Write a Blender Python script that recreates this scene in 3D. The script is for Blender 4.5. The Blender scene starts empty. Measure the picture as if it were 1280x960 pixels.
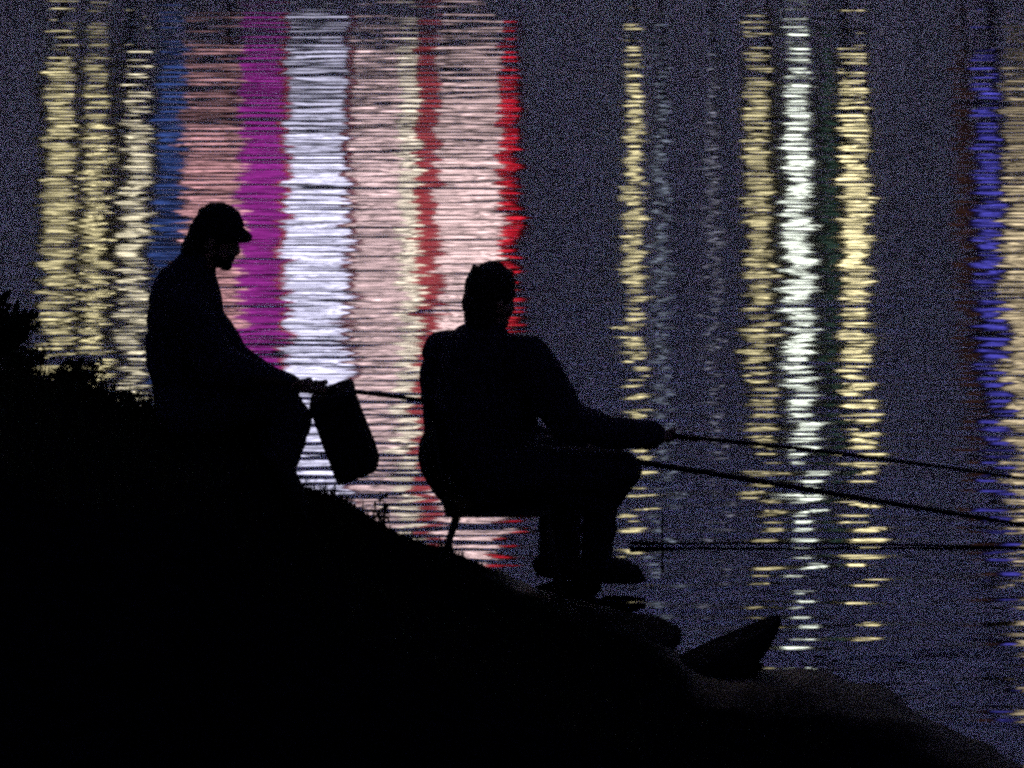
import bpy, bmesh, math, random
from mathutils import Vector, Matrix, noise
random.seed(7)
sc = bpy.context.scene
COL = sc.collection
F, H, T0 = 4340.0, 5.38, 0.325          # focal length in photo pixels, camera height over the water, tangent of the view's dip


def at(px, py, Y):
    """photo pixel + chosen real distance -> world point"""
    return Vector(((px - 640) / F * Y, Y, H - Y * (T0 + (py - 480) / F)))


# ------------------------------------------------------------------ camera
cam = bpy.data.cameras.new('camera')
cam_o = bpy.data.objects.new('camera', cam)
COL.objects.link(cam_o)
cam_o.location = (0, 0, H)
cam_o.rotation_euler = (math.pi / 2, 0, 0)
cam.sensor_width = 36
cam.lens = 36 * F / 1280
cam.shift_y = -T0 * F / 1280
cam.clip_start = 0.5
cam.clip_end = 6000
sc.camera = cam_o
sc.view_settings.view_transform = 'Standard'
sc.view_settings.look = 'None'
sc.view_settings.exposure = 0
sc.cycles.use_denoising = False
sc.cycles.use_adaptive_sampling = False
sc.cycles.sample_clamp_indirect = 0
sc.cycles.sample_clamp_direct = 0
sc.cycles.pixel_filter_type = 'GAUSSIAN'
sc.cycles.filter_width = 3.1

# ------------------------------------------------------------------ night sky
w = bpy.data.worlds.new('World')
sc.world = w
w.use_nodes = True
nt = w.node_tree
N, L = nt.nodes, nt.links
for n in list(N):
    N.remove(n)


def math_node(N, L, op, a, b=None):
    x = N.new('ShaderNodeMath')
    x.operation = op
    for i, v in enumerate((a, b)):
        if v is None:
            continue
        if isinstance(v, (int, float)):
            x.inputs[i].default_value = v
        else:
            L.new(v, x.inputs[i])
    return x.outputs[0]


out = N.new('ShaderNodeOutputWorld')
bg = N.new('ShaderNodeBackground')
bg.inputs['Strength'].default_value = 1.0
L.new(bg.outputs[0], out.inputs[0])
sky = N.new('ShaderNodeTexSky')
sky.sky_type = 'NISHITA'
sky.sun_disc = False
sky.sun_elevation = math.radians(-6)
sky.sun_rotation = math.radians(35)
tc = N.new('ShaderNodeTexCoord')
sx = N.new('ShaderNodeSeparateXYZ')
L.new(tc.outputs['Generated'], sx.inputs[0])
ramp = N.new('ShaderNodeValToRGB')
L.new(sx.outputs['Z'], ramp.inputs[0])
els = ramp.color_ramp.elements
els[0].position = 0
els[0].color = (.11, .10, .15, 1)
els[1].position = 1
els[1].color = (.03, .027, .09, 1)
for p, c in ((.19, (.105, .10, .17, 1)), (.30, (.14, .14, .26, 1)), (.40, (.18, .185, .42, 1)), (.52, (.11, .115, .32, 1)), (.7, (.022, .021, .065, 1))):
    e = els.new(p)
    e.color = c
# city glow only over the far shore (+y)
glow = N.new('ShaderNodeMapRange')
glow.interpolation_type = 'SMOOTHSTEP'
L.new(sx.outputs['Y'], glow.inputs['Value'])
glow.inputs['From Min'].default_value = 0.1
glow.inputs['From Max'].default_value = 0.75
glow.inputs['To Min'].default_value = 0.25
glow.inputs['To Max'].default_value = 1.0
# broken thin cloud lit from below, and the dense fine star field added to make the water and blacks grainy
cl = N.new('ShaderNodeTexNoise')
cl.inputs['Scale'].default_value = 5
cl.inputs['Detail'].default_value = 4
L.new(tc.outputs['Generated'], cl.inputs['Vector'])
clr = N.new('ShaderNodeMapRange')
L.new(cl.outputs[0], clr.inputs['Value'])
clr.inputs['From Min'].default_value = .3
clr.inputs['From Max'].default_value = .7
clr.inputs['To Min'].default_value = .6
clr.inputs['To Max'].default_value = 1.35
mp = N.new('ShaderNodeMapping')
mp.inputs['Scale'].default_value = (7000, 7000, 7000)
L.new(tc.outputs['Generated'], mp.inputs[0])
wn = N.new('ShaderNodeTexWhiteNoise')
fl = N.new('ShaderNodeVectorMath')
fl.operation = 'FLOOR'
L.new(mp.outputs[0], fl.inputs[0])
L.new(fl.outputs[0], wn.inputs['Vector'])
SPECK_P = 0.012
speckle = math_node(N, L, 'LESS_THAN', wn.outputs['Value'], SPECK_P)
speckle = math_node(N, L, 'MULTIPLY', speckle, 0.85 / SPECK_P)
speckle = math_node(N, L, 'ADD', speckle, 0.15)
k = math_node(N, L, 'MULTIPLY', glow.outputs[0], clr.outputs[0])
k = math_node(N, L, 'MULTIPLY', k, speckle)
mulc = N.new('ShaderNodeMix')
mulc.data_type = 'RGBA'
mulc.blend_type = 'MULTIPLY'
mulc.inputs[0].default_value = 1
hue = N.new('ShaderNodeVectorMath')     # grain specks of slightly different colour
hue.operation = 'MULTIPLY_ADD'
wn2 = N.new('ShaderNodeTexWhiteNoise')
wn2.noise_dimensions = '4D'
wn2.inputs['W'].default_value = 7.31
L.new(fl.outputs[0], wn2.inputs['Vector'])
L.new(wn2.outputs['Color'], hue.inputs[0])
hue.inputs[1].default_value = (.9, .7, .9)
hue.inputs[2].default_value = (.55, .65, .55)
huem = N.new('ShaderNodeVectorMath')
huem.operation = 'MULTIPLY'
L.new(ramp.outputs[0], huem.inputs[0])
L.new(hue.outputs[0], huem.inputs[1])
L.new(huem.outputs[0], mulc.inputs[6])
L.new(k, mulc.inputs[7])
skyk = N.new('ShaderNodeVectorMath')
skyk.operation = 'SCALE'
L.new(sky.outputs[0], skyk.inputs[0])
skyk.inputs['Scale'].default_value = 0.05
addc = N.new('ShaderNodeVectorMath')
L.new(mulc.outputs[2], addc.inputs[0])
L.new(skyk.outputs[0], addc.inputs[1])
L.new(addc.outputs[0], bg.inputs[0])
w.cycles.sampling_method = 'NONE'

added_sun = bpy.data.lights.new('added_sun', 'SUN')  # weak bluish sun lamp added without a known source
added_sun.energy = 0.012
added_sun.angle = math.radians(0.5)
added_sun.color = (.75, .8, 1)
added_sun_o = bpy.data.objects.new('added_sun', added_sun)
COL.objects.link(added_sun_o)
added_sun_o.rotation_euler = (math.radians(-48), 0, math.radians(-35))


# ------------------------------------------------------------------ materials
def pmat(name, col, rough=.9, spec=.2, var=.35, scale=30, bump=0.0, bscale=120):
    m = bpy.data.materials.new(name)
    m.use_nodes = True
    N, L = m.node_tree.nodes, m.node_tree.links
    b = N['Principled BSDF']
    b.inputs['Roughness'].default_value = rough
    b.inputs['Specular IOR Level'].default_value = spec
    tc = N.new('ShaderNodeTexCoord')
    n = N.new('ShaderNodeTexNoise')
    n.inputs['Scale'].default_value = scale
    n.inputs['Detail'].default_value = 5
    L.new(tc.outputs['Object'], n.inputs['Vector'])
    r = N.new('ShaderNodeValToRGB')
    r.color_ramp.elements[0].position = .3
    r.color_ramp.elements[1].position = .7
    r.color_ramp.elements[0].color = (*[c * (1 - var) for c in col], 1)
    r.color_ramp.elements[1].color = (*[c * (1 + var) for c in col], 1)
    L.new(n.outputs[0], r.inputs[0])
    L.new(r.outputs[0], b.inputs['Base Color'])
    if bump:
        n2 = N.new('ShaderNodeTexNoise')
        n2.inputs['Scale'].default_value = bscale
        n2.inputs['Detail'].default_value = 3
        L.new(tc.outputs['Object'], n2.inputs['Vector'])
        bp = N.new('ShaderNodeBump')
        bp.inputs['Strength'].default_value = bump
        bp.inputs['Distance'].default_value = .01
        L.new(n2.outputs[0], bp.inputs['Height'])
        L.new(bp.outputs[0], b.inputs['Normal'])
    return m


M = dict(
    skin=pmat('skin', (.2, .12, .09), .6, .3, .15, 20, .2),
    jacket=pmat('dark_jacket_cloth', (.028, .028, .05), .95, .1, .4, 60, .4, 200),
    jacket2=pmat('black_jacket_cloth', (.028, .026, .045), .9, .1, .4, 50, .4, 180),
    trousers=pmat('dark_trouser_cloth', (.024, .024, .04), .95, .1, .4, 60, .4, 240),
    hair=pmat('dark_hair', (.01, .008, .007), .7, .3, .4, 150, .5, 300),
    cap=pmat('dark_cap_cloth', (.012, .012, .016), .95, .1, .3, 80, .3, 300),
    shoe=pmat('dark_shoe_leather', (.015, .014, .015), .7, .2, .3, 60, .3, 150),
    sole=pmat('shoe_rubber', (.02, .02, .02), .9, .1, .3, 60),
    canvas=pmat('dark_canvas', (.014, .014, .02), .95, .1, .4, 60, .4, 250),
    metal=pmat('dark_painted_tube', (.02, .02, .022), .6, .3, .2, 50),
    carbon=pmat('rod_carbon', (.012, .012, .014), .55, .3, .2, 60),
    cork=pmat('rod_grip', (.04, .03, .022), .9, .1, .3, 90),
    rock=pmat('dark_wet_rock', (.012, .012, .014), .85, .03, .4, 9, .8, 40),
    grass=pmat('night_grass', (.03, .04, .018), .9, .1, .5, 6),
    leaf=pmat('night_leaves', (.025, .035, .015), .9, .1, .5, 8),
    twig=pmat('twig_bark', (.03, .025, .02), .95, .1, .4, 40),
    board_back=pmat('dark_board_backing', (.05, .047, .05), .9, .1, .2, .4),
    roof=pmat('dark_roof', (.03, .03, .035), .9, .1, .2, .5),
    shore=pmat('far_quay_stone', (.12, .11, .1), .9, .1, .3, .5),
)


# ------------------------------------------------------------------ mesh helpers
def link(name, me, mat, parent=None):
    o = bpy.data.objects.new(name, me)
    COL.objects.link(o)
    if mat:
        me.materials.append(mat)
    if parent:
        o.parent = parent
        o.matrix_parent_inverse = parent.matrix_world.inverted() if False else Matrix.Translation(-parent.location)
    return o


def empty(name, loc, label, cat, group=None):
    o = bpy.data.objects.new(name, None)
    o.location = loc
    o.empty_display_size = .1
    COL.objects.link(o)
    tag(o, label, cat, group)
    return o


def tag(o, label=None, cat=None, group=None, kind=None):
    if label: o['label'] = label
    if cat: o['category'] = cat
    if group: o['group'] = group
    if kind: o['kind'] = kind
    return o


def bm_mesh(bm, name, smooth=True):
    bmesh.ops.recalc_face_normals(bm, faces=bm.faces)
    me = bpy.data.meshes.new(name)
    bm.to_mesh(me)
    bm.free()
    if smooth:
        for p in me.polygons:
            p.use_smooth = True
    return me


def frame_from(z):
    z = z.normalized()
    x = Vector((0, 0, 1)).cross(z)
    if x.length < 1e-3:
        x = Vector((1, 0, 0))
    x.normalize()
    return x, z.cross(x), z


def cap(bm, a, b, ra, rb, seg=14, sx=1.0):
    """capsule with two radii, closed"""
    a, b = Vector(a), Vector(b)
    if (b - a).length < 1e-5:
        b = a + Vector((0, 0, 1e-4))
    x, y, z = frame_from(b - a)
    ln = (b - a).length
    prof = []
    for i in range(5):
        t = math.pi / 2 * i / 4
        prof.append((-ra * math.cos(t), ra * math.sin(t)))
    for i in range(5):
        t = math.pi / 2 * i / 4
        prof.append((ln + rb * math.sin(t), rb * math.cos(t)))
    rings = []
    for k, (h, r) in enumerate(prof):
        if k == 0 or k == len(prof) - 1:
            rings.append([bm.verts.new(a + z * h)])
        else:
            rings.append([bm.verts.new(a + z * h + (x * math.cos(q) * sx + y * math.sin(q)) * r)
                          for q in [2 * math.pi * j / seg for j in range(seg)]])
    for r0, r1 in zip(rings, rings[1:]):
        for j in range(seg):
            j2 = (j + 1) % seg
            if len(r0) == 1:
                bm.faces.new((r0[0], r1[j2], r1[j]))
            elif len(r1) == 1:
                bm.faces.new((r0[j], r0[j2], r1[0]))
            else:
                bm.faces.new((r0[j], r0[j2], r1[j2], r1[j]))


def chain(bm, pts, rad, sx=1.0):
    for i in range(len(pts) - 1):
        cap(bm, pts[i], pts[i + 1], rad[i], rad[i + 1], sx=sx)


def ell(bm, c, r, rot=None, sub=3):
    m = Matrix.Translation(Vector(c)) @ (rot.to_4x4() if rot else Matrix.Identity(4)) @ Matrix.Diagonal((*r, 1))
    bmesh.ops.create_icosphere(bm, subdivisions=sub, radius=1, matrix=m)


def tube(bm, pts, rad, seg=10):
    """open-ended swept tube with end caps through the points"""
    rings = []
    for i, p in enumerate(pts):
        d = (pts[min(i + 1, len(pts) - 1)] - pts[max(i - 1, 0)])
        x, y, z = frame_from(d)
        rings.append([bm.verts.new(p + (x * math.cos(2 * math.pi * j / seg) + y * math.sin(2 * math.pi * j / seg)) * rad[i]) for j in range(seg)])
    for a, b in zip(rings, rings[1:]):
        for j in range(seg):
            bm.faces.new((a[j], a[(j + 1) % seg], b[(j + 1) % seg], b[j]))
    bm.faces.new(rings[0][::-1])
    bm.faces.new(rings[-1])


def box(bm, c, s, rot=None):
    m = Matrix.Translation(Vector(c)) @ (rot.to_4x4() if rot else Matrix.Identity(4)) @ Matrix.Diagonal((*s, 1))
    return bmesh.ops.create_cube(bm, size=1, matrix=m)['verts']


def fuse(bm, name, mat, parent, voxel=.008, smooth=2, folds=0.0, fscale=14):
    """union of the closed shapes in bm as one continuous skin"""
    tmp = bm_mesh(bm, name + '_tmp')
    o = bpy.data.objects.new('tmp', tmp)
    COL.objects.link(o)
    r = o.modifiers.new('r', 'REMESH')
    r.mode = 'VOXEL'
    r.voxel_size = voxel
    if smooth:
        s = o.modifiers.new('s', 'SMOOTH')
        s.iterations = smooth
        s.factor = .5
    dg = bpy.context.evaluated_depsgraph_get()
    me = bpy.data.meshes.new_from_object(o.evaluated_get(dg))
    me.name = name
    bpy.data.objects.remove(o)
    bpy.data.meshes.remove(tmp)
    me.materials.clear()
    if folds:
        ns = [v.normal.copy() for v in me.vertices]
        for v, n in zip(me.vertices, ns):
            q = v.co * fscale
            d = noise.noise(Vector((q.x, q.y, q.z * 1.8))) + .5 * noise.noise(q * 2.3)
            v.co += n * d * folds
    for p in me.polygons:
        p.use_smooth = True
    return link(name, me, mat, parent)


# ------------------------------------------------------------------ water
def water_material():
    m = bpy.data.materials.new('river_water')
    m.use_nodes = True
    N, L = m.node_tree.nodes, m.node_tree.links
    b = N['Principled BSDF']
    b.inputs['Base Color'].default_value = (.004, .004, .008, 1)
    b.inputs['IOR'].default_value = 1.33
    b.inputs['Roughness'].default_value = .034
    g = N.new('ShaderNodeNewGeometry')

    def nz(kx, ky, det, off, rot=0.0):
        mp = N.new('ShaderNodeMapping')
        mp.inputs['Scale'].default_value = (kx, ky, 1)
        mp.inputs['Location'].default_value = (off, off * 1.7, off)
        mp.inputs['Rotation'].default_value = (0, 0, rot)
        L.new(g.outputs['Position'], mp.inputs[0])
        n = N.new('ShaderNodeTexNoise')
        n.inputs['Scale'].default_value = 1
        n.inputs['Detail'].default_value = det
        L.new(mp.outputs[0], n.inputs['Vector'])
        return n.outputs[0]

    def mul(a, kk): return math_node(N, L, 'MULTIPLY', a, kk)
    def add(a, c): return math_node(N, L, 'ADD', a, c)
    h = add(mul(nz(1.0, 7.5, .5, 3, .01), .0042), mul(nz(.3, 2.0, 0, 9, .02), .006))
    h = add(h, mul(nz(2.2, 16, 0, 5, -.012), .0040))
    h = add(h, mul(nz(3.6, 40, 0, 15, .006), .00055))
    h = add(h, mul(nz(8, 115, 0, 25), .00011))
    # gusts: patches of stronger and weaker ripple
    gust = N.new('ShaderNodeMapRange')
    L.new(nz(.22, .55, 2, 31, .1), gust.inputs['Value'])
    gust.inputs['From Min'].default_value = .3
    gust.inputs['From Max'].default_value = .7
    gust.inputs['To Min'].default_value = .8
    gust.inputs['To Max'].default_value = 1.2
    h = math_node(N, L, 'MULTIPLY', h, gust.outputs[0])
    sp = N.new('ShaderNodeSeparateXYZ')
    L.new(g.outputs['Position'], sp.inputs[0])
    far = N.new('ShaderNodeMapRange')       # the open river is calmer than the wash along the bank
    L.new(sp.outputs['Y'], far.inputs['Value'])
    far.inputs['From Min'].default_value = 13
    far.inputs['From Max'].default_value = 25
    far.inputs['To Min'].default_value = 1.08
    far.inputs['To Max'].default_value = .42
    h = math_node(N, L, 'MULTIPLY', h, far.outputs[0])
    bp = N.new('ShaderNodeBump')
    bp.inputs['Strength'].default_value = 1
    bp.inputs['Distance'].default_value = 1
    L.new(h, bp.inputs['Height'])
    L.new(bp.outputs[0], b.inputs['Normal'])
    return m


bm = bmesh.new()
vs = [bm.verts.new(c) for c in ((-900, -60, 0), (900, -60, 0), (900, 118, 0), (-900, 118, 0))]
bm.faces.new(vs)
tag(link('water', bm_mesh(bm, 'water', False), water_material()), kind='structure')

# ------------------------------------------------------------------ near bank (height field)
YC = 14.1
CONT = [(-800, 400), (-300, 420), (-40, 455), (0, 468), (60, 474), (110, 484), (150, 505), (200, 513), (240, 517), (290, 519), (330, 527), (352, 556), (372, 600), (400, 611), (430, 620), (455, 638),
        (480, 655), (520, 672), (560, 685), (620, 712), (650, 725)]
WL = [(.03, 14.12), (.2, 13.95), (.5, 13.87), (.6, 13.72), (.66, 13.5), (.8, 13.42), (1.1, 13.36), (1.42, 13.2), (1.62, 12.85), (1.85, 12.5), (2.3, 11.9), (4, 10.6), (9, 8), (40, 0)]


def lerp(tab, x):
    if x <= tab[0][0]: return tab[0][1]
    for (a, va), (b, vb) in zip(tab, tab[1:]):
        if x <= b:
            return va + (vb - va) * (x - a) / (b - a)
    return tab[-1][1]


CREST = [((px - 640) / F * YC, H - YC * (T0 + (py - 480) / F)) for px, py in CONT]


def sst(t):
    t = max(0, min(1, t))
    return t * t * (3 - 2 * t)


def ground_z(x, y):
    ysh = lerp(WL, x) if x > .03 else YC
    hc = max(lerp(CREST, x), 0) if x < .03 else 0.0
    u = ysh - y
    if u >= 0:
        z = hc + (.2 if x < 0 else .2 - .09 * sst(x / .8)) * u if u < 3 else hc + .2 * 3 + (u - 3) * .02
        z -= .03 * sst(x / .8) * math.exp(-u * 2)
    else:
        z = hc + u * (.75 if hc > .05 else .3) - (.04 if hc > .05 else 0)
    z += .018 * noise.noise(Vector((x * 3.1, y * 3.1, 1.3))) + .008 * noise.noise(Vector((x * 9, y * 9, 4.3)))
    return max(z, -.8)


def grid(xs, ys):
    bm = bmesh.new()
    rows = [[bm.verts.new((x, y, ground_z(x, y))) for x in xs] for y in ys]
    for r0, r1 in zip(rows, rows[1:]):
        for i in range(len(xs) - 1):
            bm.faces.new((r0[i], r0[i + 1], r1[i + 1], r1[i]))
    return bm


xs = [-40, -25, -15, -10, -7, -5, -4, -3.4] + [-3 + i * .035 for i in range(172)] + [3.3, 4, 5, 7, 10, 15, 25, 40]
ys = [-60, -40, -20, 0, 5, 8, 9, 10, 10.6, 11] + [11.3 + i * .035 for i in range(100)] + [15, 16, 18]


def bank_material():
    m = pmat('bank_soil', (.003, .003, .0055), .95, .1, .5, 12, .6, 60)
    N, L = m.node_tree.nodes, m.node_tree.links
    b = N['Principled BSDF']
    g = N.new('ShaderNodeNewGeometry')
    s = N.new('ShaderNodeSeparateXYZ')
    L.new(g.outputs['Position'], s.inputs[0])
    nn = N.new('ShaderNodeTexNoise')
    nn.inputs['Scale'].default_value = 4
    L.new(g.outputs['Position'], nn.inputs['Vector'])
    zz = math_node(N, L, 'ADD', s.outputs['Z'], math_node(N, L, 'MULTIPLY', nn.outputs[0], -.05))
    mr = N.new('ShaderNodeMapRange')
    L.new(zz, mr.inputs['Value'])
    mr.inputs['From Min'].default_value = .0
    mr.inputs['From Max'].default_value = .07
    mr.inputs['To Min'].default_value = .3
    mr.inputs['To Max'].default_value = .95
    L.new(mr.outputs[0], b.inputs['Roughness'])
    mr2 = N.new('ShaderNodeMapRange')
    L.new(zz, mr2.inputs['Value'])
    mr2.inputs['From Min'].default_value = .0
    mr2.inputs['From Max'].default_value = .07
    mr2.inputs['To Min'].default_value = .03
    mr2.inputs['To Max'].default_value = 0
    L.new(mr2.outputs[0], b.inputs['Specular IOR Level'])
    return m


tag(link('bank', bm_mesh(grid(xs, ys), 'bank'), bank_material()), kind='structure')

# ------------------------------------------------------------------ grass on the bank
bm = bmesh.new()


def blade(bm, p, h, lean, wd, az):
    d = Vector((math.cos(az), math.sin(az), 0))
    s = Vector((-d.y, d.x, 0)) * wd
    pts = [p, p + Vector((0, 0, h * .5)) + d * lean * .3, p + Vector((0, 0, h)) + d * lean]
    a = [bm.verts.new(pts[0] - s), bm.verts.new(pts[0] + s), bm.verts.new(pts[1] + s * .7), bm.verts.new(pts[1] - s * .7), bm.verts.new(pts[2])]
    bm.faces.new(a[:4])
    bm.faces.new((a[3], a[2], a[4]))


for i in range(15000):
    x = random.uniform(-3.1, 1.2)
    y = random.uniform(11.6, 14.14) if random.random() < .6 else random.uniform(13.5, 14.14)
    g = ground_z(x, y)
    if x > .0 and (g < .06 or y > lerp(WL, x) - .2):
        continue
    dens = .5 + .5 * noise.noise(Vector((x * 2.2, y * 2.2, 0)))
    if random.random() > dens + .35:
        continue
    near_chair = -.55 < x < 0.05 and y > 13.2
    hh = random.uniform(.02, .055) * (.6 + dens)
    if x < -1.35:
        hh *= 1.9
    if near_chair:
        hh *= .45
    blade(bm, Vector((x, y, g - .008)), hh, random.uniform(0, .6) * hh, random.uniform(.002, .0045), random.uniform(0, 6.28))
for i in range(70):       # taller tufts
    x = random.uniform(-3.0, -.2) if i % 3 else random.uniform(-2.3, -1.4)
    y = random.uniform(13.6, 14.1)
    if -.95 < x < -.45 or (-1.5 < x < -.8 and y < 13.95):
        continue
    hb = random.uniform(.05, .12) * (1.2 if x < -1.4 else .55)
    for k_ in range(26):
        px_, py_ = x + random.gauss(0, .02), min(14.12, y + random.gauss(0, .02))
        blade(bm, Vector((px_, py_, ground_z(px_, py_) - .008)), hb * random.uniform(.5, 1.1), random.uniform(.1, .8) * hb, random.uniform(.0025, .005), random.uniform(0, 6.28))
o = link('grass', bm_mesh(bm, 'grass', False), M['grass'])
tag(o, 'short dark grass covering the near river bank', 'grass', kind='stuff')


# ------------------------------------------------------------------ plants with a shape of their own
def shrub(name, base, height, width, n, leaf, label, cat, stems=7):
    root = empty(name, base, label, cat)
    b1 = bmesh.new()
    tips = []
    for i in range(stems):
        a = random.uniform(0, 6.28)
        r = random.uniform(.1, 1) * width
        top = base + Vector((math.cos(a) * r, math.sin(a) * r * .7, height * random.uniform(.55, 1)))
        mid = base + (top - base) * .5 + Vector((random.uniform(-1, 1), random.uniform(-1, 1), 0)) * width * .15
        tube(b1, [base - Vector((0, 0, .03)), mid, top], [.006, .0045, .0015], 5)
        tips.append((mid, top))
    link('stem', bm_mesh(b1, 'stem'), M['twig'], root)
    b2 = bmesh.new()
    for i in range(n):
        m_, t_ = random.choice(tips)
        f = random.random()
        p = m_.lerp(t_, f) + Vector((random.gauss(0, 1), random.gauss(0, 1), random.gauss(0, .8))) * width * .13
        az = random.uniform(0, 6.28)
        el = random.uniform(-.5, 1.0)
        d = Vector((math.cos(az) * math.cos(el), math.sin(az) * math.cos(el), math.sin(el)))
        s = d.cross(Vector((random.uniform(-1, 1), random.uniform(-1, 1), 1))).normalized()
        ln = leaf * random.uniform(.6, 1.3)
        v = [b2.verts.new(p), b2.verts.new(p + d * ln * .5 + s * ln * .22), b2.verts.new(p + d * ln), b2.verts.new(p + d * ln * .5 - s * ln * .22)]
        b2.faces.new(v)
    link('foliage', bm_mesh(b2, 'foliage', False), M['leaf'], root)
    return root


def on_ground(x, y):
    return Vector((x, y, ground_z(x, y)))


shrub('shrub', on_ground(-2.12, 13.95), .34, .17, 4200, .06, 'leafy dark shrub standing highest on the grassy bank behind the peaked-cap angler', 'shrub', 9)
shrub('weed', on_ground(-1.98, 14.05), .12, .14, 420, .035, 'low dense weed clump on the bank crest beside the tall shrub', 'weed')
shrub('weed', on_ground(-1.76, 14.02), .10, .13, 380, .035, 'low wide weed clump at the crest dip between shrub and peaked-cap angler', 'weed')
shrub('weed', on_ground(-1.58, 14.03), .055, .10, 200, .03, 'small weed clump just behind the back of the peaked-cap angler', 'weed')
shrub('weed', on_ground(-.515, 13.98), .13, .05, 60, .03, 'thin upright weed growing on the bank between bag and chair', 'weed', 4)


# ------------------------------------------------------------------ stones
def stone(name, c, r, seed, rot, label, cat='rock', rough=.16, flat=None):
    bm = bmesh.new()
    bmesh.ops.create_icosphere(bm, subdivisions=4, radius=1)
    for v in bm.verts:
        n = v.co.normalized()
        d = 1 + rough * noise.noise(n * 1.7 + Vector((seed, 0, 0))) + rough * .5 * noise.noise(n * 4 + Vector((seed, 3, 0)))
        q = n * d
        if flat:
            q.z = max(min(q.z, flat), -flat)
        v.co = Vector((q.x * r[0], q.y * r[1], q.z * r[2]))
        v.co.rotate(rot)
        v.co += Vector(c)
    o = link(name, bm_mesh(bm, name), M['rock'])
    return tag(o, label, cat)


from mathutils import Euler
p = at(768, 806, 13.5)
stone('boulder', p + Vector((.02, -.02, -.02)), (.29, .24, .14), 2.2, Euler((0, .15, .2)), 'large rounded dark boulder at the waterline below the seated man\'s shoes')
p = at(735, 727, 14.08)
stone('stepping_stone', p + Vector((0, .02, -.05)), (.24, .13, .05), 5.1, Euler((0, 0, .1)), 'flat dark stone in the shallows under both shoes of the chair angler', flat=.8)


def wedge():
    """long flat slab resting tip-up on the mud"""
    bm = bmesh.new()
    a, tip = at(838, 838, 13.2), at(974, 769, 13.35)
    d = tip - a
    s = Vector((-.1, .99, 0)).normalized()
    u = d.cross(s).normalized()
    if u.z < 0: u = -u
    prof = [(-.6, .14, .3), (0, .17, .3), (.3, .14, .24), (.6, .12, .13), (.82, .085, .07), (.95, .05, .04), (1.0, .02, .02)]
    rings = []
    for t, wd, th in prof:
        ring = []
        for j in range(12):
            q = 2 * math.pi * j / 12
            cx, cz = math.cos(q), math.sin(q)
            k = (abs(cx) ** 4 + abs(cz) ** 4) ** -.25
            pnt = a + d * t + s * cx * k * wd + u * (cz * k * th * .5 - th * .5)
            pnt += Vector((noise.noise(pnt * 9), noise.noise(pnt * 9 + Vector((5, 0, 0))), noise.noise(pnt * 9 + Vector((0, 5, 0))))) * .012
            ring.append(bm.verts.new(pnt))
        rings.append(ring)
    for r0, r1 in zip(rings, rings[1:]):
        for j in range(12):
            bm.faces.new((r0[j], r0[(j + 1) % 12], r1[(j + 1) % 12], r1[j]))
    bm.faces.new(rings[0])
    bm.faces.new(rings[-1])
    o = link('stone_slab', bm_mesh(bm, 'stone_slab', False), M['rock'])
    tag(o, 'pointed dark stone slab tilting tip-up out of the mud, right of the boulder', 'rock')


wedge()


# ------------------------------------------------------------------ people
def grip_hand(bm, wrist, g, axis, back, r_rod, thumb_sign=1, scale=1.0):
    """a fist closed round a rod: g = point on the rod, axis = along the rod, back = from the rod to the back of the palm"""
    a = axis.normalized()
    n = (back - a * back.dot(a)).normalized()
    t = a.cross(n)
    R = r_rod
    knuck = []
    for i, (off, ln) in enumerate(((.034, .95), (.011, 1.05), (-.012, 1.0), (-.034, .82))):
        c = g + a * off * scale
        pts = []
        for ang in (60, 0, -65, -130, -185):
            q = math.radians(ang)
            rr = R + .0105
            pts.append(c + (n * math.sin(q) + t * math.cos(q) * thumb_sign) * rr * (1.25 if ang > 30 else 1.0))
        rad = [.0105, .0098, .009, .0082, .007]
        npt = 5 if ln > .9 else 4
        chain(bm, pts[:npt], [x * scale for x in rad[:npt]])
        knuck.append(pts[0])
        cap(bm, wrist, pts[0], .022, .0125)
    cap(bm, knuck[0], knuck[3], .013, .012)
    # thumb leaves the side of the palm near its base and closes over the fingers from the other side
    base = wrist.lerp(knuck[0], .45) + a * .012
    mid = g + a * .05 + (n * .35 - t * thumb_sign * .95) * (R + .011)
    tip = g + a * .045 + (-n * .75 - t * thumb_sign * .55) * (R + .01)
    chain(bm, [base, mid, tip], [.014, .0115, .0085])


def head_shapes(bm, c, fwd, up, s=1.0):
    """skull, jaw, nose, lips, brow, eyes, ears"""
    f = fwd.normalized()
    u = (up - f * up.dot(f)).normalized()
    r = f.cross(u)
    rot = Matrix((f, r, u)).transposed()

    def p(a, b, d): return c + (f * a + r * b + u * d) * s
    ell(bm, p(-.008, 0, .03), (.095 * s, .075 * s, .09 * s), rot)
    ell(bm, p(.03, 0, -.045), (.06 * s, .056 * s, .07 * s), rot)
    ell(bm, p(.062, 0, -.092), (.026 * s, .03 * s, .022 * s), rot)
    chain(bm, [p(.08, 0, .012), p(.093, 0, -.016), p(.098, 0, -.028)], [.009 * s, .011 * s, .012 * s])
    ell(bm, p(.09, 0, -.034), (.014 * s, .019 * s, .01 * s), rot)
    ell(bm, p(.084, 0, -.058), (.014 * s, .025 * s, .007 * s), rot)
    ell(bm, p(.081, 0, -.07), (.014 * s, .022 * s, .008 * s), rot)
    for k in (-1, 1):
        chain(bm, [p(.082, .012 * k, .024), p(.07, .048 * k, .024)], [.01 * s, .009 * s])
        ell(bm, p(.072, .031 * k, .004), (.013 * s, .014 * s, .012 * s), rot)
        ell(bm, p(-.012, .078 * k, -.01), (.019 * s, .008 * s, .032 * s), rot)
        ell(bm, p(.05, .045 * k, -.03), (.03 * s, .022 * s, .024 * s), rot)
    return p, rot


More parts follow.
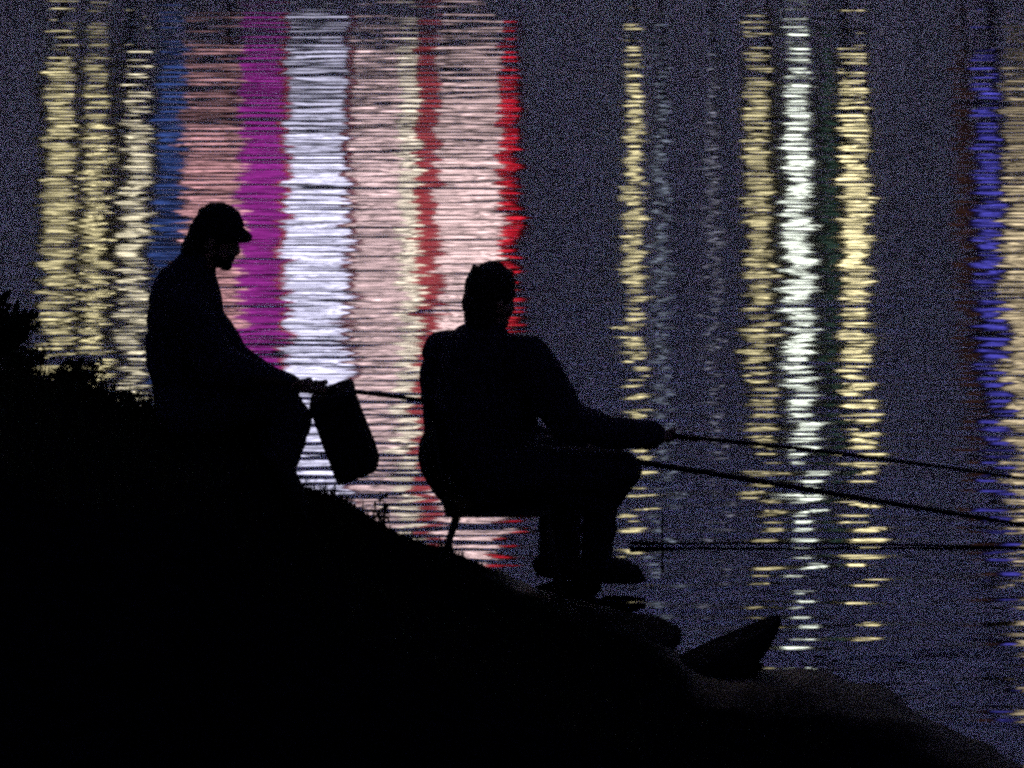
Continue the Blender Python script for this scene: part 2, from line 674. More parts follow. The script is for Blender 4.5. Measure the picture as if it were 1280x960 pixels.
def shoe(root, heel, toe, ankle, name='shoe'):
    b1 = bmesh.new()
    d = toe - heel
    chain(b1, [heel + Vector((0, 0, .045)), heel.lerp(toe, .35) + Vector((0, 0, .055)), heel.lerp(toe, .7) + Vector((0, 0, .04)), toe + Vector((0, 0, .03)) - d.normalized() * .03],
          [.043, .045, .044, .032])
    chain(b1, [heel.lerp(toe, .12) + Vector((0, 0, .06)), ankle], [.042, .045])
    o = fuse(b1, name, M['shoe'], root, .007, 3)
    b2 = bmesh.new()
    ax = d.normalized()
    sd = Vector((-ax.y, ax.x, 0)).normalized()
    up = sd.cross(ax) if sd.cross(ax).z < 0 else ax.cross(sd)
    n = 20
    lo, hi = [], []
    for j in range(n):
        q = 2 * math.pi * j / n
        k = math.cos(q)
        wd = .047 if k > 0 else .04
        pnt = heel.lerp(toe, .47) + ax * k * (d.length * .5 + .02) + sd * math.sin(q) * wd
        lo.append(b2.verts.new(pnt))
        hi.append(b2.verts.new(pnt + Vector((0, 0, .022))))
    b2.faces.new(lo)
    b2.faces.new(hi)
    for j in range(n):
        b2.faces.new((lo[j], lo[(j + 1) % n], hi[(j + 1) % n], hi[j]))
    s = link('sole', bm_mesh(b2, 'sole', False), M['sole'], o)
    s.matrix_parent_inverse = Matrix.Identity(4)
    return o


# ---- the angler with the peaked cap, hunched forward on the bank, facing right
A = lambda px, py, Y=13.7: at(px, py, Y)
rod_left_butt = A(330, 474, 13.52)
rod_left_axis = (at(530, 500, 13.86) - at(408, 485, 13.60)).normalized()
man = empty('person', A(235, 560, 13.7), 'person in a peaked cap sitting hunched on the grassy bank, head bowed, holding a rod', 'person', None)
hc = A(271, 297)
hf = Vector((.95, -.1, -.30)).normalized()
hu = Vector((.30, 0, .95))
hip_n, hip_f = A(232, 522, 13.60), A(236, 518, 13.82)
kn_n, kn_f = A(343, 494, 13.53), A(338, 498, 13.88)
gz = ground_z(*(A(372, 620, 13.5).xy))
FEET = []
for px_, Y_ in ((338, 13.42), (330, 13.64)):
    hx = at(px_, 600, Y_).x
    tx, ty = hx + .14, Y_ - .15
    FEET.append((Vector((hx, Y_, ground_z(hx, Y_) + .004)), Vector((tx, ty, ground_z(tx, ty) + .004))))
an_n, an_f = [h.lerp(t, .15) + Vector((0, 0, .085)) for h, t in FEET]
sh_n, sh_f = A(232, 382, 13.52), A(236, 380, 13.90)
el_n, el_f = A(272, 456, 13.46), A(278, 456, 13.92)
wr_n, wr_f = A(364, 484, 13.54), A(352, 480, 13.74)
g_n = at(392, 483, 13.57)
g_f = g_n - rod_left_axis * .075
bm = bmesh.new()
head_shapes(bm, hc, hf, hu, .98)
chain(bm, [hc + Vector((-.03, 0, -.05)), A(232, 362)], [.056, .062])
chain(bm, [A(228, 385), A(222, 430), A(228, 480), A(234, 518)], [.10, .105, .10, .11])
chain(bm, [sh_n, A(232, 376), sh_f], [.05, .07, .05])
chain(bm, [hip_n, kn_n, A(361, 528, 13.54), A(351, 572, 13.46), an_n], [.07, .048, .04, .036, .03])
chain(bm, [hip_f, kn_f, an_f], [.07, .05, .035])
chain(bm, [hip_n, hip_f], [.08, .08])
for an, (h_, t_) in zip((an_n, an_f), FEET):
    cap(bm, an + Vector((0, 0, -.04)), h_.lerp(t_, .8) + Vector((0, 0, .03)), .03, .025)
chain(bm, [sh_n, el_n, wr_n], [.05, .038, .026])
chain(bm, [sh_f, el_f, wr_f], [.05, .038, .026])
grip_hand(bm, wr_n, g_n, rod_left_axis, Vector((-.35, -.75, .35)), .011, 1)
grip_hand(bm, wr_f, g_f, rod_left_axis, Vector((-.35, .75, .35)), .011, -1)
fuse(bm, 'body', M['skin'], man, .0055, 1)
bm = bmesh.new()      # jacket
chain(bm, [A(232, 372), A(232, 400), A(229, 440), A(236, 490), A(240, 520)], [.145, .155, .15, .14, .125])
chain(bm, [A(243, 345), A(231, 366)], [.09, .115])
chain(bm, [A(252, 314), A(240, 340), A(232, 362)], [.064, .086, .12])       # raised collar behind the neck
chain(bm, [sh_n, el_n, wr_n + (el_n - wr_n).normalized() * .01], [.085, .08, .05])
chain(bm, [A(250, 405), A(292, 450), A(345, 482, 13.6)], [.11, .075, .05])
chain(bm, [sh_f, el_f, wr_f + (el_f - wr_f).normalized() * .02], [.08, .068, .05])
chain(bm, [hip_n + Vector((0, 0, .02)), hip_f + Vector((0, 0, .02))], [.115, .115])
fuse(bm, 'jacket', M['jacket'], man, .008, 3, .008, 9)
bm = bmesh.new()
chain(bm, [hip_n, kn_n, A(366, 526, 13.52), A(351, 572, 13.45), an_n], [.1, .08, .075, .075, .062])
chain(bm, [hip_f, kn_f, kn_f.lerp(an_f, .5), an_f], [.095, .08, .072, .06])
chain(bm, [hip_n, hip_f], [.105, .105])
fuse(bm, 'trousers', M['trousers'], man, .009, 3, .005, 15)
for an, (h_, t_) in zip((an_n, an_f), FEET):
    shoe(man, h_, t_, an + Vector((0, 0, .02)))
bm = bmesh.new()      # cap: crown and brim
f_, u_ = hf.normalized(), (hu - hf.normalized() * hu.dot(hf.normalized())).normalized()
r_ = f_.cross(u_)
rot = Matrix((f_, r_, u_)).transposed()
ell(bm, hc - f_ * .006 + u_ * .047, (.101, .085, .088), rot)
ell(bm, hc - f_ * .03 + u_ * .01, (.085, .084, .07), rot)
fuse(bm, 'cap', M['cap'], man, .006, 1, .006, 34)
capo = COL.objects[-1] if False else [o for o in COL.objects if o.parent == man and o.name.startswith('cap')][0]
bm = bmesh.new()
top, bot = [], []
for j in range(13):
    q = math.radians(-80 + 160 * j / 12)
    for row, lst in ((0, top), (1, top)):
        pass
rows = []
for k in range(5):
    row = []
    for j in range(13):
        q = math.radians(-75 + 150 * j / 12)
        ext = k / 4 * .05 * math.cos(q) ** .6
        pnt = hc + u_ * (.07 - .012 * math.sin(q) ** 2 - 0.020 * k / 4) + f_ * (.084 * math.cos(q) + ext) + r_ * .078 * math.sin(q)
        row.append(pnt)
    rows.append(row)
V1 = [[bm.verts.new(p) for p in row] for row in rows]
V2 = [[bm.verts.new(p - u_ * .017) for p in row] for row in rows]
for k in range(4):
    for j in range(12):
        bm.faces.new((V1[k][j], V1[k][j + 1], V1[k + 1][j + 1], V1[k + 1][j]))
        bm.faces.new((V2[k][j], V2[k + 1][j], V2[k + 1][j + 1], V2[k][j + 1]))
for j in range(12):
    bm.faces.new((V1[4][j], V1[4][j + 1], V2[4][j + 1], V2[4][j]))
    bm.faces.new((V1[0][j], V2[0][j], V2[0][j + 1], V1[0][j + 1]))
for k in range(4):
    bm.faces.new((V1[k][0], V1[k + 1][0], V2[k + 1][0], V2[k][0]))
    bm.faces.new((V1[k][12], V2[k][12], V2[k + 1][12], V1[k + 1][12]))
br = link('brim', bm_mesh(bm, 'brim'), M['cap'], capo)
br.matrix_parent_inverse = Matrix.Identity(4)
bm = bmesh.new()
ell(bm, hc - f_ * .045 - u_ * .03, (.06, .076, .06), rot)
chain(bm, [A(256, 287), A(245, 312)], [.056, .062])
fuse(bm, 'hair', M['hair'], man, .007, 1, .004, 60)
bm = bmesh.new()      # short beard on the jaw and chin
chain(bm, [hc + f_ * .03 - u_ * .06 + r_ * .045, hc + f_ * .066 - u_ * .088, hc + f_ * .03 - u_ * .06 - r_ * .045], [.022, .027, .022])
chain(bm, [hc + f_ * .074 - u_ * .052 + r_ * .02, hc + f_ * .074 - u_ * .052 - r_ * .02], [.018, .018])
fuse(bm, 'beard', M['hair'], man, .005, 2, .003, 70)

# ---- the angler on the folding chair, back turned, facing right and away
B = lambda px, py, Y=13.85: at(px, py, Y)
man2 = empty('person', B(690, 715, 14.02), 'bareheaded person with thick short hair sitting on a folding chair, back turned, arm held out', 'person', None)
hc2 = B(614, 373, 13.87)
hf2 = Vector((.82, .55, -.12)).normalized()
hu2 = Vector((.1, .07, .99))
hipn, hipf = B(630, 588, 13.74), B(622, 584, 13.98)
knn, knf = B(778, 588, 13.86), B(764, 582, 14.08)
ann, anf = B(746, 694, 13.98), B(699, 690, 14.1)
shn, shf = B(660, 446, 13.74), B(556, 440, 14.02)
eln, elf = B(709, 524, 13.74), B(606, 530, 14.16)
wrn, wrf = B(803, 545, 13.86), B(695, 556, 14.1)
rod_up_a, rod_up_b = at(826, 543, 13.9), at(1280, 598, 14.15)
ax_up = (rod_up_b - rod_up_a).normalized()
rod_lo_a, rod_lo_b = at(716, 562, 14.02), at(1280, 656, 14.08)
ax_lo = (rod_lo_b - rod_lo_a).normalized()
gn = rod_up_a
gf = rod_lo_a + ax_lo * .02
bm = bmesh.new()
head_shapes(bm, hc2, hf2, hu2, 1.04)
chain(bm, [hc2 + Vector((-.01, -.01, -.05)), B(604, 425)], [.058, .065])
chain(bm, [B(603, 445), B(598, 500), B(606, 560), B(618, 590, 13.86)], [.11, .115, .11, .12])
chain(bm, [shn, B(606, 435, 13.88), shf], [.05, .07, .05])
chain(bm, [hipn, knn, B(754, 622, 13.91), ann], [.075, .052, .042, .036])
chain(bm, [hipf, knf, B(710, 618, 14.08), anf], [.075, .052, .042, .036])
chain(bm, [hipn, hipf], [.09, .09])
cap(bm, ann + Vector((0, 0, -.03)), ann + Vector((.13, .0, -.06)), .03, .025)
cap(bm, anf + Vector((0, 0, -.03)), anf + Vector((.1, .0, -.06)), .03, .025)
chain(bm, [shn, eln, wrn], [.05, .038, .027])
chain(bm, [shf, elf, wrf], [.05, .038, .027])
grip_hand(bm, wrn, gn, ax_up, Vector((-.25, -.8, .3)), .011, 1)
grip_hand(bm, wrf, gf, ax_lo, Vector((-.3, .7, .4)), .011, -1)
fuse(bm, 'body', M['skin'], man2, .0055, 1)
bm = bmesh.new()
chain(bm, [B(600, 452), B(598, 500), B(600, 550), B(610, 585)], [.16, .175, .165, .15], sx=1.05)
chain(bm, [B(606, 406, 13.87), B(604, 445)], [.08, .13])
chain(bm, [shn, B(606, 446, 13.88), shf], [.085, .1, .09])
chain(bm, [B(548, 470, 14.0), B(568, 560, 13.95)], [.085, .1])
chain(bm, [shn, shn.lerp(eln, .5), eln, B(760, 541, 13.8), wrn + (gn - wrn) * .5], [.09, .092, .082, .062, .054])
chain(bm, [B(625, 470), B(640, 510), B(640, 560)], [.135, .11, .1])
chain(bm, [shf, elf, wrf], [.085, .075, .055])
chain(bm, [B(640, 575), B(715, 566, 13.95)], [.09, .075])
fuse(bm, 'jacket', M['jacket2'], man2, .008, 3, .009, 9)
bm = bmesh.new()
chain(bm, [hipn, knn, B(752, 622, 13.91), ann], [.105, .078, .072, .066])
chain(bm, [hipn, B(752, 622, 13.91)], [.08, .07])
chain(bm, [hipf, knf, B(702, 618, 14.08), anf], [.105, .08, .09, .088])
chain(bm, [hipf, B(702, 618, 14.08)], [.09, .07])
chain(bm, [hipn, hipf], [.115, .115])
fuse(bm, 'trousers', M['trousers'], man2, .008, 3, .007, 11)
shoe(man2, B(726, 724, 13.99), B(803, 726, 13.99), ann + Vector((0, 0, .02)))
shoe(man2, B(678, 719, 14.1), B(748, 721, 14.1), anf + Vector((0, 0, .02)))
bm = bmesh.new()
f2 = hf2
u2 = (hu2 - hf2 * hu2.dot(hf2)).normalized()
r2 = f2.cross(u2)
rot2 = Matrix((f2, r2, u2)).transposed()
ell(bm, hc2 - f2 * .012 + u2 * .045, (.107, .092, .092), rot2)
ell(bm, hc2 - f2 * .036 - u2 * .02, (.086, .088, .08), rot2)
ell(bm, hc2 - f2 * .045 - u2 * .07, (.066, .07, .06), rot2)
for i in range(90):      # uneven locks
    q, e = random.uniform(0, 6.28), random.uniform(.1, 1.5)
    d = f2 * math.cos(q) * math.cos(e) + r2 * math.sin(q) * math.cos(e) + u2 * math.sin(e)
    c = hc2 - f2 * .018 + u2 * .045 + Vector((d.x * .088, d.y * .088, d.z * .085))
    cap(bm, c, c + d * random.uniform(.006, .024) + f2 * .012 - u2 * .004, .013, .005)
c = hc2 + u2 * .115 - f2 * .085
chain(bm, [c - u2 * .05 + f2 * .02, c - f2 * .012 + u2 * .012], [.04, .012])
fuse(bm, 'hair', M['hair'], man2, .006, 1, .004, 60)

# ------------------------------------------------------------------ folding chair
chair = empty('folding_chair', B(600, 690, 13.85), 'low folding canvas chair with thin tube legs under the bareheaded person', 'chair')
SZ = B(620, 624, 13.85).z
cx0, cx1 = B(545, 0, 13.85).x, B(684, 0, 13.85).x
bm = bmesh.new()
nx, ny = 12, 8
top = [[None] * (ny + 1) for _ in range(nx + 1)]
for i in range(nx + 1):
    for j in range(ny + 1):
        u, v = i / nx, j / ny
        x = cx0 + .04 + (cx1 - cx0 - .04) * u
        y = 13.66 + .4 * v
        top[i][j] = Vector((x, y, SZ + .015 - .04 * math.sin(math.pi * v) * math.sin(math.pi * min(1, u + .1))))
Va = [[bm.verts.new(p) for p in r] for r in top]
Vb = [[bm.verts.new(p - Vector((0, 0, .012))) for p in r] for r in top]
for i in range(nx):
    for j in range(ny):
        bm.faces.new((Va[i][j], Va[i + 1][j], Va[i + 1][j + 1], Va[i][j + 1]))
        bm.faces.new((Vb[i][j], Vb[i][j + 1], Vb[i + 1][j + 1], Vb[i + 1][j]))
for i in range(nx):
    bm.faces.new((Va[i][0], Vb[i][0], Vb[i + 1][0], Va[i + 1][0]))
    bm.faces.new((Va[i][ny], Va[i + 1][ny], Vb[i + 1][ny], Vb[i][ny]))
for j in range(ny):
    bm.faces.new((Va[0][j], Va[0][j + 1], Vb[0][j + 1], Vb[0][j]))
    bm.faces.new((Va[nx][j], Vb[nx][j], Vb[nx][j + 1], Va[nx][j + 1]))
link('seat', bm_mesh(bm, 'seat'), M['canvas'], chair)
bm = bmesh.new()      # sagging canvas back that bulges behind the sitter
prof = [(528, 512), (529, 528), (531, 540), (524, 556), (522, 570), (526, 585), (535, 600), (548, 614), (566, 624)]
fr, bk = [], []
for px, py in prof:
    rf, rb = [], []
    for j in range(9):
        v = j / 8
        Y = 13.67 + .38 * v
        q = B(px, py, 13.85)
        bul = .035 * (1 - math.sin(math.pi * v))
        rf.append(bm.verts.new((q.x + bul, Y, q.z)))
        rb.append(bm.verts.new((q.x + bul + .014, Y, q.z + .004)))
    fr.append(rf)
    bk.append(rb)
for i in range(len(prof) - 1):
    for j in range(8):
        bm.faces.new((fr[i][j], fr[i][j + 1], fr[i + 1][j + 1], fr[i + 1][j]))
        bm.faces.new((bk[i][j], bk[i + 1][j], bk[i + 1][j + 1], bk[i][j + 1]))
    for j, s in ((0, 0), (8, 1)):
        bm.faces.new((fr[i][j], fr[i + 1][j], bk[i + 1][j], bk[i][j]))
for i in (0, len(prof) - 1):
    for j in range(8):
        bm.faces.new((fr[i][j], bk[i][j], bk[i][j + 1], fr[i][j + 1]))
link('backrest', bm_mesh(bm, 'backrest'), M['canvas'], chair)


def leg(a, b, name='leg'):
    bm = bmesh.new()
    tube(bm, [a, b], [.0135, .0135], 10)
    tube(bm, [b + (a - b).normalized() * .03, b], [.015, .015], 10)
    link(name, bm_mesh(bm, name), M['metal'], chair)


def foot(px, Y):
    x = (px - 640) / F * Y
    return Vector((x, Y, ground_z(x, Y) - .01))


SB = SZ - .005
leg(Vector((at(573, 0, 13.7).x, 13.7, SB)), foot(551, 13.7))
leg(Vector((at(580, 0, 14.03).x, 14.03, SB)), foot(557, 14.03))
leg(Vector((at(684, 0, 13.7).x, 13.7, SB)), foot(702, 13.72))
leg(Vector((at(688, 0, 14.03).x, 14.03, SB)), foot(708, 14.03))
bm = bmesh.new()
z = SZ + .008
c4 = [Vector((cx0 + .05, 13.665, z)), Vector((cx1, 13.665, z)), Vector((cx1, 14.055, z)), Vector((cx0 + .05, 14.055, z))]
for a, b in zip(c4, c4[1:] + c4[:1]):
    tube(bm, [a, b], [.011, .011], 10)
for Y in (13.665, 14.055):
    tube(bm, [B(560, 622, 13.85) * 1 + Vector((0, Y - 13.85, 0)), Vector((B(531, 0, 13.85).x + .035, Y, B(531, 512, 13.85).z))], [.01, .01], 10)
link('seat_frame', bm_mesh(bm, 'seat_frame'), M['metal'], chair)

# ------------------------------------------------------------------ tackle bag leaning by the knee
P1, P2, P3, P4 = at(388, 513, 13.55), at(437, 490, 13.55), at(474, 589, 13.55), at(421, 606, 13.55)
bag = empty('tackle_bag', (P4 + P3) / 2 + Vector((0, .07, 0)), 'dark box-shaped bag hanging tilted from the hand of the peaked-cap angler beside his knee', 'bag')
ctr = (P1 + P2 + P3 + P4) / 4 + Vector((0, .07, 0))
ex = ((P2 - P1) + (P3 - P4)).normalized()
ez = ((P1 - P4) + (P2 - P3)).normalized()
ey = Vector((0, 1, 0))
bm = bmesh.new()
wx, hz = (P3 - P4).length * .5, (P1 - P4).length * .5
nu = 10
lay = []
for k in range(11):
    v = -1 + 2 * k / 10
    ring = []
    for j in range(32):
        q = 2 * math.pi * j / 32
        c, s = math.cos(q), math.sin(q)
        kk = (abs(c) ** 11 + abs(s) ** 11) ** (-1 / 11)
        sc_ = 1 - .025 * abs(v) ** 10
        pnt = ctr + ex * c * kk * wx * sc_ + ey * s * kk * .105 * sc_ + ez * v * hz
        pnt += ex * .005 * noise.noise(pnt * 12) + ez * .004 * noise.noise(pnt * 12 + Vector((3, 3, 3)))
        ring.append(bm.verts.new(pnt))
    lay.append(ring)
for a, b in zip(lay, lay[1:]):
    for j in range(32):
        bm.faces.new((a[j], a[(j + 1) % 32], b[(j + 1) % 32], b[j]))
bm.faces.new(lay[0])
bm.faces.new(lay[-1])
link('bag_body', bm_mesh(bm, 'bag_body'), M['canvas'], bag)
bm = bmesh.new()
lay = []
for v, g_ in ((0, 1.02), (.02, 1.05), (.035, 1.0), (.045, .8)):
    ring = []
    for j in range(32):
        q = 2 * math.pi * j / 32
        c, s = math.cos(q), math.sin(q)
        kk = (abs(c) ** 11 + abs(s) ** 11) ** (-1 / 11)
        ring.append(bm.verts.new(ctr + ex * c * kk * wx * g_ + ey * s * kk * .107 * g_ + ez * (hz - .025 + v) ))
    lay.append(ring)
for a, b in zip(lay, lay[1:]):
    for j in range(32):
        bm.faces.new((a[j], a[(j + 1) % 32], b[(j + 1) % 32], b[j]))
bm.faces.new(lay[0])
bm.faces.new(lay[-1])
link('lid', bm_mesh(bm, 'lid'), M['canvas'], bag)
bm = bmesh.new()
top_c = g_n + rod_left_axis * .085 + Vector((0, 0, .012))     # looped over the rod just in front of the fist
tube(bm, [ctr + ez * hz - ex * wx * .6, (ctr + ez * hz - ex * wx * .45).lerp(top_c, .6), top_c, (ctr + ez * hz + ex * wx * .5).lerp(top_c, .6), ctr + ez * hz + ex * wx * .6], [.006] * 5, 8)
link('handle', bm_mesh(bm, 'handle'), M['canvas'], bag)


# ------------------------------------------------------------------ fishing rods
def rod(pts, r0, r1, label, grip_len=.35, nguide=5):
    """pts: centre line from butt to tip"""
    root = empty('fishing_rod', pts[0], label, 'fishing rod', 'fishing rods held out over the water')
    # resample
    seg = [(b - a).length for a, b in zip(pts, pts[1:])]
    tot = sum(seg)

    def along(s):
        for (a, b), l in zip(zip(pts, pts[1:]), seg):
            if s <= l: return a.lerp(b, s / l)
            s -= l
        return pts[-1]
    n = 40
    line = [along(tot * i / n) for i in range(n + 1)]
    for _ in range(3):
        line = [line[0]] + [(line[i - 1] + line[i] * 2 + line[i + 1]) / 4 for i in range(1, n)] + [line[-1]]
    bm = bmesh.new()
    tube(bm, line, [r0 + (r1 - r0) * i / n for i in range(n + 1)], 10)
    link('blank', bm_mesh(bm, 'blank'), M['carbon'], root)
    bm = bmesh.new()
    d = (line[1] - line[0]).normalized()
    tube(bm, [line[0] - d * .01, line[0] + d * grip_len * .5, line[0] + d * grip_len], [r0 + .003, r0 + .004, r0 + .002], 12)
    link('grip', bm_mesh(bm, 'grip'), M['cork'], root)
    for k in range(nguide):
        s = tot * (.3 + .66 * k / max(1, nguide - 1))
        p, q = along(s), along(min(tot, s + .02))
        d = (q - p).normalized()
        R = .016 - .0022 * k
        bm = bmesh.new()
        c = p + Vector((0, 0, -R - r1))
        x, y, z_ = frame_from(d)
        ring = [c + (x * math.cos(2 * math.pi * j / 14) + y * math.sin(2 * math.pi * j / 14)) * R for j in range(15)]
        tube(bm, ring, [.0016] * 15, 6)
        tube(bm, [p, c + Vector((0, 0, R))], [.003, .002], 6)
        link('line_guide', bm_mesh(bm, 'line_guide'), M['metal'], root)
    return root


dl = rod_left_axis
rod([g_n - dl * .28, g_n, g_n + dl * .4, at(530, 501, 13.9), at(700, 524, 14.12), at(842, 545, 14.25), at(905, 553, 14.3)],
    .011, .0035, 'fishing rod held by the peaked-cap angler, running behind the chair angler', .3, 0)
rod([gn - ax_up * .3, gn, at(1000, 560.5, 13.99), at(1130, 577, 14.06), rod_up_b, at(1700, 655, 14.4)],
    .0095, .003, 'upper slim fishing rod in the outstretched hand of the chair angler', .45, 6)
rod([rod_lo_a - ax_lo * .1, rod_lo_a, at(803, 579, 14.03), at(850, 585, 14.03), at(936, 599, 14.04), at(1053, 619, 14.05), rod_lo_b, at(1750, 752, 14.1)],
    .0125, .005, 'thicker sloping fishing rod lying across the knees of the chair angler', .3, 6)
rod([at(790, 679, 14.475), at(828, 680, 14.475), at(1000, 678, 14.48), at(1130, 681, 14.47), at(1280, 684, 14.455), at(1700, 696, 14.41)],
    .0048, .0035, 'lowest fishing rod lying level just above the water on the upright rod rest', .12, 6)

rest = empty('rod_rest', at(829, 684, 14.475), 'thin upright rod rest stuck in the shallows, holding the lowest rod', 'rod rest')
bm = bmesh.new()
pt = at(828, 682, 14.475)
tube(bm, [Vector((pt.x, pt.y, -.25)), pt + Vector((0, 0, -.018))], [.0035, .0035], 8)
link('bank_stick', bm_mesh(bm, 'bank_stick'), M['metal'], rest)
bm = bmesh.new()
tube(bm, [pt + Vector((-.004, -.03, .12)), pt + Vector((0, -.024, .01)), pt + Vector((0, 0, -.017)), pt + Vector((0, .024, .01)), pt + Vector((.004, .03, .12))], [.003, .0035, .005, .0035, .003], 8)
link('fork', bm_mesh(bm, 'fork'), M['metal'], rest)

# ------------------------------------------------------------------ far shore: quay, added boards, masts (out of view, lights known by their reflections)
YS = 120.0
FX = lambda px: (px - 640) / F * YS
FZ = lambda py: (T0 + (py - 480) / F) * YS - H      # height whose mirror image falls on this photo row
bm = bmesh.new()
box(bm, (0, 168, .2), (1800, 100, 3.6))
tag(link('far_shore', bm_mesh(bm, 'far_shore', False), M['shore']), kind='structure')


def lit(name, col, strength, band_h=2.6, gap=.12, vary=.5, low=1.0, seed=0.0):
    """light panel: bands of varied brightness and dark gaps, set to break its reflection into dashes"""
    m = bpy.data.materials.new(name)
    m.use_nodes = True
    N, L = m.node_tree.nodes, m.node_tree.links
    b = N['Principled BSDF']
    b.inputs['Base Color'].default_value = (.02, .02, .02, 1)
    b.inputs['Emission Color'].default_value = (*col, 1)
    g = N.new('ShaderNodeNewGeometry')
    s = N.new('ShaderNodeSeparateXYZ')
    L.new(g.outputs['Position'], s.inputs[0])
    f = math_node(N, L, 'DIVIDE', s.outputs['Z'], band_h)
    fr = math_node(N, L, 'FRACT', f)
    on = math_node(N, L, 'GREATER_THAN', fr, gap)  # dark gaps added so the mirrored streak splits into dashes
    wn = N.new('ShaderNodeTexWhiteNoise')
    wn.noise_dimensions = '2D'
    cv = N.new('ShaderNodeCombineXYZ')
    L.new(math_node(N, L, 'FLOOR', f), cv.inputs[0])
    cv.inputs[1].default_value = seed
    L.new(cv.outputs[0], wn.inputs['Vector'])
    br = math_node(N, L, 'ADD', math_node(N, L, 'MULTIPLY', wn.outputs['Value'], 2 * vary), 1 - vary)
    # fade put into the lower emission so the mirrored streaks start softly
    mr = N.new('ShaderNodeMapRange')
    L.new(s.outputs['Z'], mr.inputs['Value'])
    mr.inputs['From Min'].default_value = 22.5
    mr.inputs['From Max'].default_value = 29
    mr.inputs['To Min'].default_value = low * .35
    mr.inputs['To Max'].default_value = 1
    e = math_node(N, L, 'MULTIPLY', math_node(N, L, 'MULTIPLY', on, br), mr.outputs[0])
    L.new(math_node(N, L, 'MULTIPLY', e, strength), b.inputs['Emission Strength'])
    return m


def light_board(px0, px1, y0, y1, label, strips):
    """unseen board on two posts, added to carry the light panels on a dark backing"""
    x0, x1 = FX(px0), FX(px1)
    root = empty('added_light_board', ((x0 + x1) / 2, YS, 2.0), label, 'added light board')
    za, zb = FZ(y0), FZ(y1)
    bm = bmesh.new()
    box(bm, ((x0 + x1) / 2, YS + .3, (za + zb) / 2), (x1 - x0, .5, zb - za))
    link('backing', bm_mesh(bm, 'backing', False), M['board_back'], root)  # backing added so gaps between mirrored streaks stay dark
    for t in (.2, .8):
        x = x0 + (x1 - x0) * t
        bm = bmesh.new()
        tube(bm, [Vector((x, YS + .9, 1.9)), Vector((x, YS + .9, zb - .5))], [.08, .06], 8)
        link('post', bm_mesh(bm, 'post'), M['roof'], root)
    for i, (a, b, ya, yb, mat) in enumerate(strips):
        bm = bmesh.new()
        za, zb = FZ(ya), FZ(yb)
        box(bm, ((FX(a) + FX(b)) / 2, YS - .09, (za + zb) / 2), (FX(b) - FX(a), .16, zb - za))
        link('light_panel', bm_mesh(bm, 'light_panel', False), mat, root)
    return root


warm = (1, .87, .47)
light_board(44, 190, 120, 520, 'added dark board whose three warm light columns mirror at the left of the water', [
    (56, 88, 155, 440, lit('warm_a', warm, 12, 3.9, .58, .8, .5, 1)),
    (107, 131, 155, 440, lit('warm_b', warm, 12, 3.7, .58, .8, .5, 2)),
    (155, 181, 170, 490, lit('warm_c', (1, .89, .62), 8.5, 4.1, .58, .8, .5, 3))])
light_board(193, 652, 95, 600, 'added wide board of blue, magenta, white and red light panels mirrored behind the anglers', [
    (197, 228, 160, 350, lit('blue_panel', (.09, .18, .65), 3, 3.2, .2, .5, .6, 4)),
    (229, 300, 150, 540, lit('salmon_panel', (1, .50, .54), 5.4, 3.4, .42, .6, .4, 5)),
    (301, 350, 110, 480, lit('magenta_panel', (.72, .06, .66), 3.6, 3.4, .16, .45, .5, 6)),
    (351, 358, 120, 520, lit('crimson_panel', (.8, .06, .12), 2.8, 3, .1, .3, .5, 7)),
    (359, 431, 140, 580, lit('lilac_panel', (.76, .74, 1), 9, 3.3, .35, .6, .4, 8)),
    (433, 441, 100, 560, lit('maroon_panel', (.5, .08, .12), 1.8, 3, .1, .3, .5, 9)),
    (442, 499, 145, 590, lit('rose_panel', (1, .70, .72), 7.6, 3.6, .45, .6, .4, 10)),
    (500, 522, 145, 590, lit('cream_panel', (1, .86, .70), 10, 3.6, .45, .6, .4, 11)),
    (523, 547, 120, 570, lit('red_panel', (.8, .10, .13), 2.6, 3, .12, .4, .5, 12)),
    (548, 624, 145, 590, lit('peach_panel', (1, .70, .70), 7.8, 3.7, .45, .6, .4, 13)),
    (625, 645, 165, 330, lit('scarlet_panel', (1, .02, .05), 6, 3, .08, .3, .4, 14))])
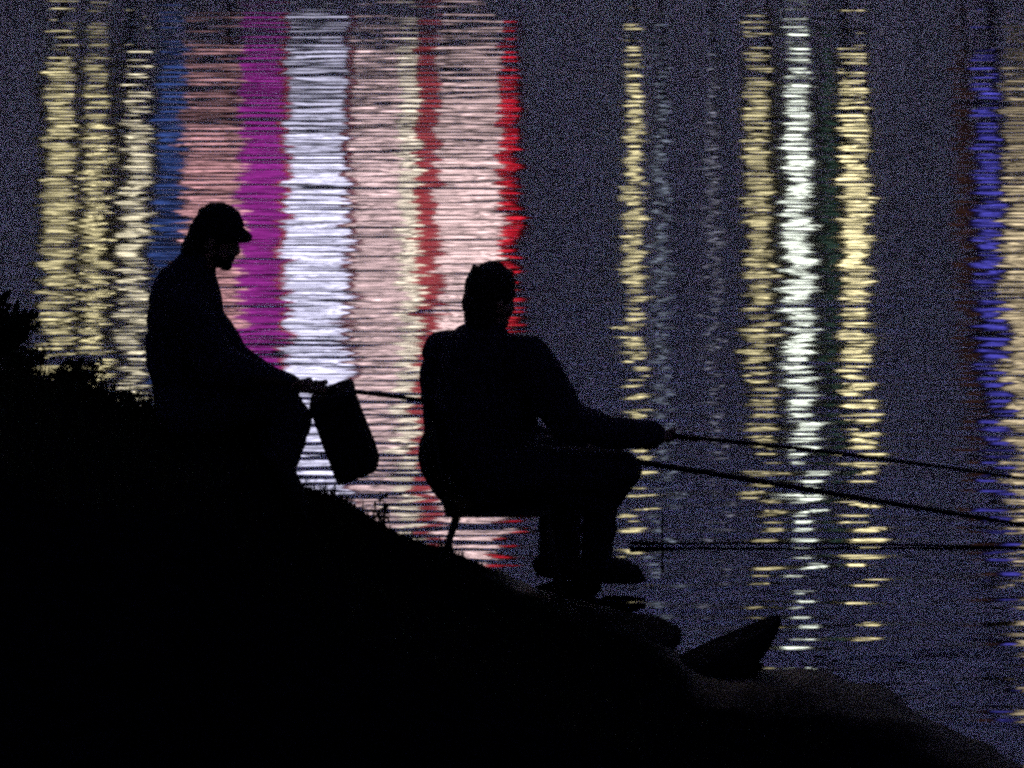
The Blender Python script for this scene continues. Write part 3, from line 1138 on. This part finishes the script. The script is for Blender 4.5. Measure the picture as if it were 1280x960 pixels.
light_board(930, 1092, 105, 550, 'added dark board with one white and two yellow light columns mirrored at the right', [
    (935, 961, 180, 440, lit('warm_d', warm, 11.5, 3.9, .6, .85, .5, 15)),
    (986, 1011, 115, 480, lit('cool_white_panel', (.92, 1, .86), 14, 3.4, .52, .6, .5, 16)),
    (1032, 1042, 170, 420, lit('green_panel', (.2, .45, .35), 1.0, 3, .4, .6, .6, 17)),
    (1055, 1085, 150, 440, lit('warm_e', warm, 11.5, 4.0, .58, .85, .5, 18))])
light_board(1221, 1330, 130, 620, 'added dark board with violet and cream light panels mirrored at the right edge', [
    (1226, 1249, 225, 400, lit('violet_panel', (.15, .14, 1), 3.8, 3.2, .2, .5, .6, 19)),
    (1260, 1300, 160, 600, lit('warm_f', (1, .80, .5), 5, 4.2, .5, .6, .5, 20))])


def light_mast(px, wpx, y0, y1, mat, label):
    x = FX(px)
    root = empty('light_mast', (x, YS - 1, 2), label, 'light mast', 'tall light masts on the far quay')
    bm = bmesh.new()
    top = FZ(y1) + .6
    tube(bm, [Vector((x, YS - .5, 1.9)), Vector((x, YS - .5, top))], [.06, .05], 8)
    link('mast', bm_mesh(bm, 'mast'), M['roof'], root)
    bm = bmesh.new()
    box(bm, (x, YS - .9, (FZ(y0) + FZ(y1)) / 2), (wpx / F * YS, .2, FZ(y1) - FZ(y0)))
    link('lamp', bm_mesh(bm, 'lamp', False), mat, root)


light_mast(792, 17, 150, 435, lit('mast_light', warm, 10, 3.8, .58, .8, .25, 21), 'light mast making the single narrow yellow streak right of the chair angler')
light_mast(826, 9, 160, 500, lit('mast_light_dim', (.6, .7, .9), 3, 2.6, .55, .7, .3, 22), 'dim light mast making the faint grey streak beside the narrow yellow one')
light_mast(889, 7, 170, 460, lit('mast_light_faint', (.7, .7, .9), 3, 2.6, .65, .7, .3, 23), 'dim light mast making the faintest streak, midway to the white column')
light_mast(1203, 20, 150, 400, lit('mast_light_rust', (.5, .2, .12), .4, 3, .3, .5, .3, 24), 'dim rust red light mast beside the violet and cream light board')
